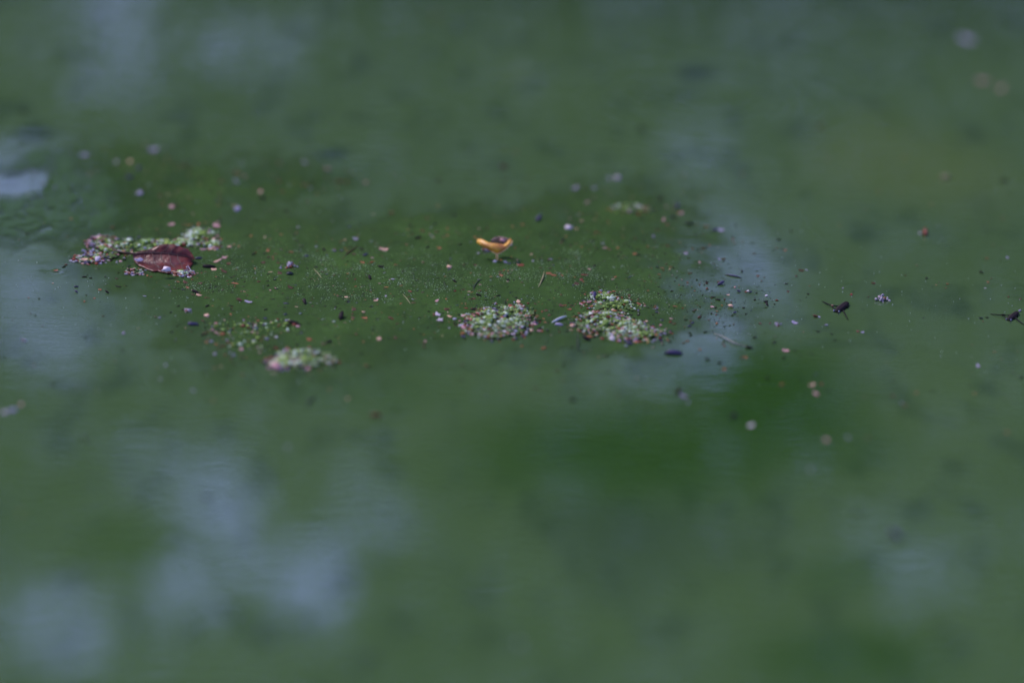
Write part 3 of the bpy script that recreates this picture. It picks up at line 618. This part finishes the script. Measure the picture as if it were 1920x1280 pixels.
mound("small grey froth and crumb fringe at the front corner of the brown leaf", [(252, 511, 18, 6, .0014), (345, 514, 22, 6, .0018)], 120, 150, .8, 17)

# ------------------------------------------------------------------ curled brown leaf
leaf_m = mat_simple("dead_leaf", (.105, .0165, .008), .38, .24, 0, 260, c2=(.045, .008, .005), bump=.0012)
vein_m = mat_simple("leaf_vein", (0.0500, 0.0175, 0.0100), .5, .4, 0, 500)
root = empty("brown_leaf", at(305, 495)); tag(root, "curled reddish brown dead leaf on the algae at left", "leaf")
RL = Vector(root.location)
A = at(249, 476, .0030); B = at(360, 484, .0026)
NU, NV = 26, 9
def leaf_half(side):
    pts = []
    for i in range(NU):
        u = i / (NU - 1); base = A.lerp(B, u) + Vector((0, 0, .0011 * math.sin(math.pi * u)))
        wv_ = (max(u, 0) ** .62) * (max(1 - u, 0) ** .42) * 1.75
        wv_ *= 1 + .05 * math.sin(23 * u) + .03 * math.sin(51 * u + 1)
        for j in range(NV):
            v_ = j / (NV - 1)
            if side > 0:
                W_ = .0070 * wv_ * (.6 + .6 * u); a0 = R(78) - R(62) * v_ * (.7 + .5 * u)
                dd = Vector((.0012 * v_, math.cos(a0) * W_ * v_, math.sin(a0) * W_ * v_ + .0006 * math.sin(9 * u + 4 * v_) * v_))
            else:
                W_ = .0205 * wv_ * (1.05 - .15 * u)
                dd = Vector((.0004 * v_, -W_ * v_ * .86, -(.0031 + .0011 * math.sin(math.pi * u)) * (v_ ** .7) - .0022 * math.sin(math.pi * min(1, v_ * 1.1)) * math.sin(math.pi * u) * (.4 if v_ < .5 else .1) + .0006 * math.sin(11 * u + 3 * v_) * v_))
                dd.z = max(dd.z, .0009 - base.z)
            cr = float(fbm(np.array(u * 5.0 + 3 * side), np.array(v_ * 3.0 + 7), 203, 3)) - .5; dd.z += .0022 * cr * min(1, v_ * 2) * (1 if side > 0 else .6); dd.y += .0016 * (float(vnoise(np.array(u * 9), np.array(1.5 * side), 207)) - .5) * v_
            if side < 0: dd.z = max(dd.z, .0007 - base.z)
            pts.append(base + dd - RL)
    top_ = pts; bot_ = [p - Vector((0, 0, .00022)) for p in pts]; n = NU * NV
    fs = []
    for i in range(NU - 1):
        for j in range(NV - 1):
            a, b, c, d = i * NV + j, (i + 1) * NV + j, (i + 1) * NV + j + 1, i * NV + j + 1
            fs += [(a, b, c, d) if side < 0 else (a, d, c, b), (n + a, n + d, n + c, n + b) if side < 0 else (n + a, n + b, n + c, n + d)]
    for i in range(NU - 1):
        a, b = i * NV + NV - 1, (i + 1) * NV + NV - 1; fs.append((a, b, n + b, n + a))
    mb = MB(); mb.add(top_ + bot_, fs); return mb
o = link_mesh("blade", leaf_half(1).mesh("blade", leaf_m), root); o["label"] = "raised rear half of the leaf with a violet sheen"
o = link_mesh("blade", leaf_half(-1).mesh("blade", leaf_m), root); o["label"] = "front half of the leaf dipping into the water"
mb = MB(); mb.tube([A.lerp(B, u) + Vector((0, 0, .0011 * math.sin(math.pi * u) + .0001)) - RL for u in np.linspace(0, 1, 12)], list(np.linspace(.0004, .00015, 12)), 6)
link_mesh("midrib", mb.mesh("midrib", vein_m), root)
mb = MB(); mb.tube([A - RL, at(232, 473, .0034) - RL, at(218, 470, .0032) - RL, at(208, 463, .0030) - RL], [.0004, .00034, .0003, .00042], 6)
link_mesh("petiole", mb.mesh("petiole", vein_m), root)
for s_ in (-1, 1):
    for u in (.2, .34, .48, .62, .76):
        src = leaf_half(s_).v
        line = [Vector(src[min(NU - 1, int((u + .14 * t) * (NU - 1))) * NV + int(t * (NV - 2))]) + Vector((0, 0, .00005)) for t in np.linspace(0, 1, 6)]
        mb = MB(); mb.tube(line, list(np.linspace(.00017, .00008, 6)), 5); link_mesh("vein", mb.mesh("vein", vein_m), root)

# ------------------------------------------------------------------ curled yellow leaf on its stalk
yel_m = mat_simple("yellow_leaf", (.52, .27, .014), .45, .4, 0, 330, c2=(.27, .10, .014))
pale_m = mat_simple("pale_leaf_rim", (.60, .40, .17), .5, .4, 0, 500, c2=(.50, .32, .13))
dry_m = mat_simple("dry_leaf_inside", (.40, .25, .15), .55, .4, 0, 500, c2=(.22, .12, .07))
yb = at(932, 488); y0 = yb.y
root = empty("yellow_leaf", yb); tag(root, "small curled yellow leaf standing on its stalk above the algae", "leaf")
def poly(pts, u):
    xs_ = np.linspace(0, 1, len(pts)); return float(np.interp(u, xs_, [p[0] for p in pts])), float(np.interp(u, xs_, [p[1] for p in pts]))
low = [(893.5, 455), (900, 460), (909, 465), (919, 470), (931, 476), (938, 474), (946, 469), (953, 463), (959, 456), (961, 452)]
hig = [(895, 448), (903, 448), (910, 451.5), (917, 455), (925, 456), (936, 457), (945, 458.5), (950, 455), (953, 450), (957, 446.5)]
nu, nv = 40, 8; pts = []
for i in range(nu):
    u = i / (nu - 1); lo_, hi_ = poly(low, u), poly(hig, u)
    for j in range(nv):
        v_ = j / (nv - 1); px_ = lo_[0] + (hi_[0] - lo_[0]) * v_; py_ = lo_[1] + (hi_[1] - lo_[1]) * v_
        off = -.0022 * math.sin(math.pi * u) + .0016 * v_ + .004 * (abs(u - .5) * 2) ** 2 - .001 * math.sin(math.pi * v_)
        pts.append(at_y(px_, py_, y0 + off) - yb)
def shell(pts, nu, nv, th_):
    n = nu * nv; b_ = [p + Vector((0, th_, 0)) for p in pts]; fs = []
    for i in range(nu - 1):
        for j in range(nv - 1):
            a, b, c, d = i * nv + j, (i + 1) * nv + j, (i + 1) * nv + j + 1, i * nv + j + 1
            fs += [(a, b, c, d), (n + a, n + d, n + c, n + b)]
    rimi = [i * nv for i in range(nu)] + [(nu - 1) * nv + j for j in range(1, nv)] + [i * nv + nv - 1 for i in range(nu - 2, -1, -1)] + [j for j in range(nv - 2, 0, -1)]
    for a, b in zip(rimi, rimi[1:] + rimi[:1]): fs.append((a, n + a, n + b, b))
    mb = MB(); mb.add(list(pts) + b_, fs); return mb
mb = shell(pts, nu, nv, .00025)
link_mesh("blade", mb.mesh("blade", yel_m), root)
mb = MB(); mb.tube([pts[i * nv] + Vector((0, -.0001, 0)) for i in range(14, nu)], [.00022] * (nu - 14), 6); o = link_mesh("lower_rim", mb.mesh("lower_rim", pale_m), root)
low2 = [(921, 459), (928, 460), (938, 462), (948, 462), (957, 455)]; hig2 = [(920, 451), (927, 445), (937, 443.5), (947, 445), (957, 449)]
pts2 = []
for i in range(16):
    u = i / 15; lo_, hi_ = poly(low2, u), poly(hig2, u)
    for j in range(5):
        v_ = j / 4; pts2.append(at_y(lo_[0] + (hi_[0] - lo_[0]) * v_, lo_[1] + (hi_[1] - lo_[1]) * v_, y0 + .0042 + .002 * math.sin(math.pi * u) - .001 * v_) - yb)
o = link_mesh("inner_wall", shell(pts2, 16, 5, .00025).mesh("inner_wall", dry_m), root); o["label"] = "dry brown inner side of the curled blade"
mb = MB(); st = [at_y(931.5, 475, y0 - .0018) - yb, at_y(932, 480, y0 - .0012) - yb, at_y(932.3, 485, y0 - .0004) - yb, Vector((.0000, 0, -.001))]
mb.tube(st, [.0006, .00048, .00046, .0005], 8); link_mesh("stalk", mb.mesh("stalk", pale_m), root)

# ------------------------------------------------------------------ water bugs
bug_m = mat_simple("bug_shell", (.008, .006, .007), .6, .08, 0, 1400, c2=(.003, .0025, .003), bump=.0003)
bug_s = mat_simple("bug_streak", (.020, .008, .009), .6, .12, 0, 1400, c2=(0.0100, 0.0060, 0.0070))
bug_r = mat_simple("bug_joint", (0.1700, 0.0450, 0.0250), .4, .5, 0, 900)
bug_e = mat_simple("bug_eye", (.12, .13, .20), .2, .7, 0, 900)
def water_bug(label, tail, head, width_px, legs, joint_m):
    T, H = at(*tail, .0006), at(*head, .0002)
    c0 = (T + H) / 2; c0.z = 0
    ax = (H - T); Lb = ax.length; ax.normalize(); sd_ = Vector((0, 0, 1)).cross(ax).normalized(); up = ax.cross(sd_)
    hw = width_px * .5 * mpp(*head)
    prof = [(0, .30), (.02, .58), (.08, .80), (.22, .92), (.40, .98), (.58, 1.0), (.72, .97), (.80, .90), (.845, .80), (.87, .83), (.93, .78), (.975, .58), (1.0, .2)]
    mb = MB(); n = 14; vs_ = []; ms = []
    for t, w_ in prof:
        c = T + ax * (Lb * t)
        for k in range(n):
            a = 2 * math.pi * k / n; zz = math.sin(a)
            zr = hw * w_ * (.62 if zz > 0 else .45); keel = .16 * hw * w_ * max(0, 1 - abs(math.cos(a)) * 4) if zz > 0 else 0
            vs_.append(c + sd_ * (math.cos(a) * hw * w_) + up * (zz * zr + keel) - c0)
    fs = []
    for i in range(len(prof) - 1):
        for k in range(n):
            fs.append((i * n + k, i * n + (k + 1) % n, (i + 1) * n + (k + 1) % n, (i + 1) * n + k))
    fs.append(tuple(range(n))[::-1]); fs.append(tuple((len(prof) - 1) * n + k for k in range(n)))
    b0 = len(mb.f); mb.add(vs_, fs)
    for i in range(2, 9):                                   # brown streaks along the back
        for k in (2, 4): mb.m[b0 + i * n + k] = 1
    v, f = ico(2)
    for s_ in (-1, 1):
        e = T + ax * (Lb * .955) + sd_ * (s_ * hw * .66) + up * (hw * .15) - c0
        mb.add(v * hw * .27 + np.array(e), f, 3)
    for pl, rad, mj in legs:
        P_ = [at(x, y, z * .55) - c0 for x, y, z in pl]; mb.tube(P_, rad, 6)
        if mj is not None: mb.tube([P_[mj].lerp(P_[mj - 1], .42), P_[mj].lerp(P_[mj - 1], .1), P_[mj].lerp(P_[mj + 1], .12), P_[mj].lerp(P_[mj + 1], .25)], [.00028, .00046, .00046, .00026], 6, joint_m)
    # hairs at the tail, short fore legs
    o = link_mesh("water_bug", mb.mesh("water_bug", [bug_m, bug_s, bug_r, bug_e]), loc=c0)
    tag(o, label, "water bug", "water bugs resting at the surface"); return o
water_bug("black water bug with both oar legs spread on open water", (1588.5, 567.5), (1567.5, 585), 15.5,
    [([(1574, 575, .0010), (1566, 573.3, .0014), (1561, 573, .0016), (1554, 570.5, .0014), (1548, 568, .0008), (1541.5, 564.5, .0003)], [.00030, .00024, .00024, .0002, .00024, .00010], 2),
     ([(1581, 582, .0010), (1584, 588, .0010), (1587, 594, .0007), (1590.5, 599.5, .0003)], [.0003, .00025, .00026, .0001], None),
     ([(1566, 582, .0009), (1562.5, 577.5, .0012), (1561, 572.5, .0009)], [.00022, .0002, .0001], None),
     ([(1584, 573.5, .0012), (1588, 574.5, .0012), (1591, 575.2, .0006)], [.00035, .0004, .0002], None),
     ([(1571, 586, .0008), (1572.5, 588, .0006)], [.00025, .00012], None),
     ([(1587, 569.5, .0010), (1590, 566.5, .0004)], [.00016, .00008], None)], 2)
water_bug("black water bug cut off by the right edge of the view", (1907.5, 585.5), (1890.5, 600.5), 13.5,
    [([(1897, 591.5, .0010), (1889, 591.2, .0014), (1880, 590.4, .0014), (1872, 590, .0010), (1864, 589.3, .0007), (1856.5, 588.5, .0003)], [.00026, .0002, .00024, .0002, .0002, .0001], 2),
     ([(1903, 595, .0010), (1909, 600, .0010), (1915, 605, .0007), (1922, 609.5, .0003)], [.00026, .0002, .0002, .0001], None),
     ([(1888, 598, .0009), (1884.5, 594.5, .0012), (1883, 591, .0009)], [.0002, .00018, .0001], None),
     ([(1894, 602, .0008), (1895.5, 604, .0006)], [.00022, .0001], None)], 0)

# ------------------------------------------------------------------ blades, needles, twigs
def strand(name, cat, label, pts, wid, mat, flat=False, z=.0001, group=None):
    P_ = [at(x, y, z + dz) for x, y, dz in pts]; c = P_[0].copy(); mb = MB()
    Q = []
    for i in range(len(P_) - 1):
        for t in np.linspace(0, 1, 4)[:-1]:
            p0 = P_[max(i - 1, 0)]; p1 = P_[i]; p2 = P_[i + 1]; p3 = P_[min(i + 2, len(P_) - 1)]
            Q.append(.5 * ((2 * p1) + (p2 - p0) * t + (2 * p0 - 5 * p1 + 4 * p2 - p3) * t * t + (3 * p1 - p0 - 3 * p2 + p3) * t ** 3))
    Q.append(P_[-1]); n = len(Q)
    rad = [wid * max(.25, math.sin(math.pi * (.12 + .8 * i / (n - 1)))) for i in range(n)]
    mb.tube([q_ - c for q_ in Q], rad, 7)
    o = link_mesh(name, mb.mesh(name, mat), loc=c); tag(o, label, cat, group); return o
blade_w = mat_simple("bleached_blade", (0.3600, 0.3800, 0.3700), .4, .5, 0, 700, c2=(0.2750, 0.3100, 0.2900))
strand("grass_blade", "grass blade", "short bleached white grass blade between the two froth mounds", [(1034, 605, 0), (1044, 599.5, .0006), (1054, 595, .001), (1063, 592.5, .0008)], .00055, blade_w)
strand("grass_blade", "grass blade", "long pale curved grass blade blurred in front of the sky patch", [(1338, 625, 0), (1356, 631, .0005), (1375, 642, .0005), (1395, 648, 0), (1413, 652, 0)], .00028, mat_simple("pale_blade", (0.1700, 0.1800, 0.1300), .5, .4, 0, 700))
strand("straw", "straw", "thin straw with a pale head right of the yellow leaf", [(1020.5, 509, .001), (1018, 519, .0008), (1014, 529, .0004), (1008.5, 540, 0)], .0003, M['y'])
strand("straw", "straw", "fine pale straw in the film midway between both leaves", [(588, 504, .0004), (596, 512, .0004), (604, 523, 0)], .00018, M['y'])
strand("straw", "straw", "fine pale straw left of the yellow leaf on open film", [(754, 550, 0), (763, 560, .0003), (771, 572, 0)], .00018, M['y'])
strand("needle", "needle", "dark thin arched needle in front of the yellow leaf", [(887, 547, 0), (889, 538, .0003), (896, 528, .0003), (907.5, 523, 0)], .00024, M['g'])
strand("needle", "needle", "dark slanted needle left of the dark arched needle", [(831, 526, 0), (834, 533, .0002), (837, 542, 0)], .0002, M['g'])
strand("needle", "needle", "violet needle lying on the bright sky patch", [(1360, 515, 0), (1371, 516, .0002), (1381, 518, .0002), (1391, 521, 0)], .00036, M['v'])
strand("needle", "needle", "thin red brown needle right of the round froth mound", [(988, 582, 0), (1000, 588, 0), (1014, 595.5, 0)], .00018, M['b'])
strand("needle", "needle", "thin dark needle standing upright in front of the long froth mound", [(1083.5, 624, .002), (1083.2, 640, .001), (1083, 656, 0)], .00022, M['g'])
strand("twig", "twig", "thin brown twig slanting in the film left of the yellow leaf", [(646, 480, 0), (656, 471, .0005), (672, 461, 0)], .00028, M['b'])
strand("twig", "twig", "dark forked twig lying across the rear of the long froth mound", [(1098, 596, .001), (1108, 590, .0025), (1118, 587, .003), (1132, 577, .002)], .0003, M['b'])
strand("needle", "needle", "dark thin needle in the film left of the black bubble ring", [(588, 542, 0), (593, 537, .0002), (600, 533, 0)], .00015, M['g'])
strand("needle", "needle", "dark fine needle in the film near the left black seed", [(690, 531, 0), (694, 538, .0002), (698, 547, 0)], .00015, M['g'])
strand("needle", "needle", "dark curved needle blurred in the middle foreground", [(576, 762, 0), (580, 752, .0003), (592, 742, 0)], .0004, M['g'])
strand("needle", "needle", "thin grey needle jutting from the front right corner of the brown leaf", [(352, 497, .002), (357, 506, .001), (362, 514, 0)], .0002, M['l'])
strand("needle", "needle", "cream needle lying on the front of the brown leaf", [(320, 508, .0016), (330, 510, .0015), (338, 513, .001), (347, 520, 0)], .00028, M['c'])
strand("needle", "needle", "dark brown fine needle right of the long froth mound rear", [(1113, 525, 0), (1122, 527, 0), (1131, 529, 0)], .00015, M['b'])

# bubbles with a dark rim
bub_m = bpy.data.materials.new("bubble_film"); bub_m.use_nodes = True; bb = bub_m.node_tree.nodes["Principled BSDF"]
bb.inputs["Base Color"].default_value = (.02, .03, .03, 1); bb.inputs["Roughness"].default_value = .05; bb.inputs["Transmission Weight"].default_value = .35; bb.inputs["IOR"].default_value = 1.2
_nz = bub_m.node_tree.nodes.new("ShaderNodeTexNoise"); _nz.inputs["Scale"].default_value = 900
_rp = bub_m.node_tree.nodes.new("ShaderNodeMapRange"); _rp.inputs[3].default_value = .03; _rp.inputs[4].default_value = .12
bub_m.node_tree.links.new(_nz.outputs["Fac"], _rp.inputs[0]); bub_m.node_tree.links.new(_rp.outputs[0], bb.inputs["Roughness"])
def bubble(px, py, w_, label, mat):
    c = at(px, py); r_ = w_ * .5 * mpp(px, py); mb = MB(); n = 16; rings = []
    for a in np.linspace(0, 80, 7): rings.append((r_ * math.cos(R(a)), r_ * .55 * math.sin(R(a))))
    vs_ = [(q_ * math.cos(2 * math.pi * k / n), q_ * math.sin(2 * math.pi * k / n), z + .0005) for q_, z in rings for k in range(n)]
    fs = [(i * n + k, i * n + (k + 1) % n, (i + 1) * n + (k + 1) % n, (i + 1) * n + k) for i in range(6) for k in range(n)]; fs.append(tuple(6 * n + k for k in range(n)))
    mb.add(vs_, fs); mb.tube([(r_ * 1.02 * math.cos(t), r_ * 1.02 * math.sin(t), .0006) for t in np.linspace(0, 2 * math.pi, 17)], r_ * .12, 5)
    tag(link_mesh("air_bubble", mb.mesh("air_bubble", mat), loc=c), label, "bubble", "air bubbles on the pond")
bubble(543, 515, 13, "glossy black ringed bubble in the film right of the brown leaf", bub_m)
pale_b = mat_simple("pale_bubble", (0.1500, 0.1900, 0.1900), .1, .6, 0, 500)
bubble(1174, 651, 7, "tiny pale bubble in front of the long froth mound", pale_b)
bubble(626, 605, 6, "tiny pale bubble in the film right of the dark rod seeds", pale_b)
bubble(563, 590, 5, "tiny pale bubble behind the blurred froth mound", pale_b)

for s_ in BITS:
    p = s_.split(); place(p[0], p[1], float(p[2]) if '.' in p[2] else int(p[2]), int(p[3]), float(p[4]), float(p[5]) if len(p) > 5 else None)
# things lying on the leaves
place('c', 'w', 312, 504, 17, -10, .0028); place('c', 'p', 322, 466, 6, 0, .005); place('f', 'l', 262, 487, 20, -10, .0018); place('k', 'l', 350, 510, 18, 0, .001)
place('c', 'p', 942, 450, 12, 0, .0072); place('c', 'w', 928, 490, 9, 0); place('f', 'o', 939, 488, 9, 0); place('f', 'l', 948, 492, 9, 20); place('f', 'v', 955, 494, 9, 5); place('k', 'l', 911, 471, 16, 30); place('f', 'l', 959, 459, 8, 0, .003)
place('f', 'c', 157, 487, 15, 0, .0012); place('c', 'w', 183, 485, 9, -60, .001)

# unique labels
ORD = ["nearest", "second nearest", "third nearest", "fourth nearest", "fifth nearest", "sixth nearest", "seventh nearest", "eighth nearest", "ninth nearest", "tenth nearest"]
by = {}
for o, l, d in todo: by.setdefault(l, []).append((d, o))
for l, lst in by.items():
    lst.sort(key=lambda t: t[0])
    for i, (d, o) in enumerate(lst): o["label"] = l if len(lst) == 1 else l + ", " + (ORD[i] if i < 10 else "farthest") + " one"

# ------------------------------------------------------------------ fine stuff: algae grains and dust-small debris
def film_at(px, py): return ellipses(px, py, FILM, 1.4)
grain_m = mat_simple("algae_grain", (.17, .25, .11), .45, .4, 0, 300, c2=(.09, .17, .04))
grain_w = mat_simple("pale_grain", (0.2750, 0.3100, 0.3000), .4, .5, 0, 300)
GC = [(395, 540, 45, 10, 260), (600, 505, 60, 16, 330), (640, 540, 60, 14, 260), (670, 555, 50, 8, 120), (780, 530, 45, 22, 380), (830, 545, 60, 20, 200), (960, 515, 50, 10, 260), (1040, 515, 50, 16, 360), (905, 500, 60, 14, 120),
      (1100, 520, 50, 18, 300), (930, 563, 40, 8, 120), (1140, 555, 45, 12, 260), (1190, 545, 50, 14, 150), (460, 510, 40, 12, 150), (550, 500, 60, 20, 160), (1050, 480, 80, 20, 260), (800, 470, 60, 16, 140), (1180, 480, 60, 16, 90),
      (650, 490, 60, 14, 140), (460, 470, 60, 16, 160), (400, 470, 40, 16, 120), (700, 470, 90, 20, 80), (250, 440, 60, 10, 80), (720, 520, 60, 20, 120), (1240, 560, 40, 30, 100)]
v, f = ico(1); gv, gf = [], []
octv = np.array([(1, 0, 0), (-1, 0, 0), (0, 1, 0), (0, -1, 0), (0, 0, 1), (0, 0, -1)], float)
octf = [(0, 2, 4), (2, 1, 4), (1, 3, 4), (3, 0, 4), (2, 0, 5), (1, 2, 5), (3, 1, 5), (0, 3, 5)]
mb = MB()
def grain(px, py, s_, mi):
    p = at(px, py, .0003); mb.add(octv * s_ * rng.uniform(.7, 1.3, (6, 1)) + np.array(p), octf, mi)
for cx, cy, rx, ry, n in GC:
    sub = [(rng.normal(cx, rx * .8), rng.normal(cy, ry * .8)) for _ in range(max(3, n // 22))]
    for i in range(n):
        s0 = sub[rng.integers(len(sub))]; grain(s0[0] + rng.normal(0, 11), s0[1] + rng.normal(0, 4), rng.choice([.00009, .00013, .00018, .00026], p=[.35, .35, .22, .08]), 0 if rng.uniform() < .85 else 1)
for i in range(420):
    grain(rng.uniform(0, 1920), rng.normal(560, 70), rng.uniform(.00010, .00026), 1)
tag(link_mesh("algae_grains", mb.mesh("algae_grains", [grain_m, grain_w])), "fine pale green algae grains scattered over the film", "algae grains", kind="stuff")
mb = MB(); cm = ['k', 'b', 'o', 'r', 'v', 'p', 'l', 'c', 'g']; pr = np.array([.50, .22, .08, .05, .04, .02, .03, .02, .04]); v1, f1 = ico(1)
cnt = 0
while cnt < 3800:
    px, py = rng.uniform(0, 1920), rng.uniform(270, 760)
    if rng.uniform() > (float(film_at(px, py)) * .9 + .05) * (.15 + 2.2 * float(fbm(np.array(px / 45), np.array(py / 16), 133, 3)) ** 2): continue
    s_ = (.00014 + .00045 * rng.uniform() ** 2) * (1.5 if rng.uniform() < .08 else 1); p = at(px, py, .0002); a = rng.uniform(0, math.pi); l_ = rng.uniform(1, 2.2)
    q_ = v1 * s_ * np.array([l_, .8, .5]) * rng.uniform(.8, 1.2, (len(v1), 1)); q_ = np.stack([q_[:, 0] * math.cos(a) - q_[:, 1] * math.sin(a), q_[:, 0] * math.sin(a) + q_[:, 1] * math.cos(a), q_[:, 2]], -1)
    mb.add(q_ + np.array(p), f1, int(rng.choice(9, p=pr))); cnt += 1
for i in range(260):   # dark dust on the sky patches
    px, py = rng.normal(1340, 75), rng.normal(560, 40)
    mb.add(v1 * rng.uniform(.0001, .00028) * np.array([1.4, 1, .5]) + np.array(at(px, py, .0001)), f1, 4 if rng.uniform() < .5 else 0)
tag(link_mesh("fine_debris", mb.mesh("fine_debris", [M[c] for c in cm], smooth=False)), "dust fine dark and orange debris sprinkled over the film", "fine debris", kind="stuff")
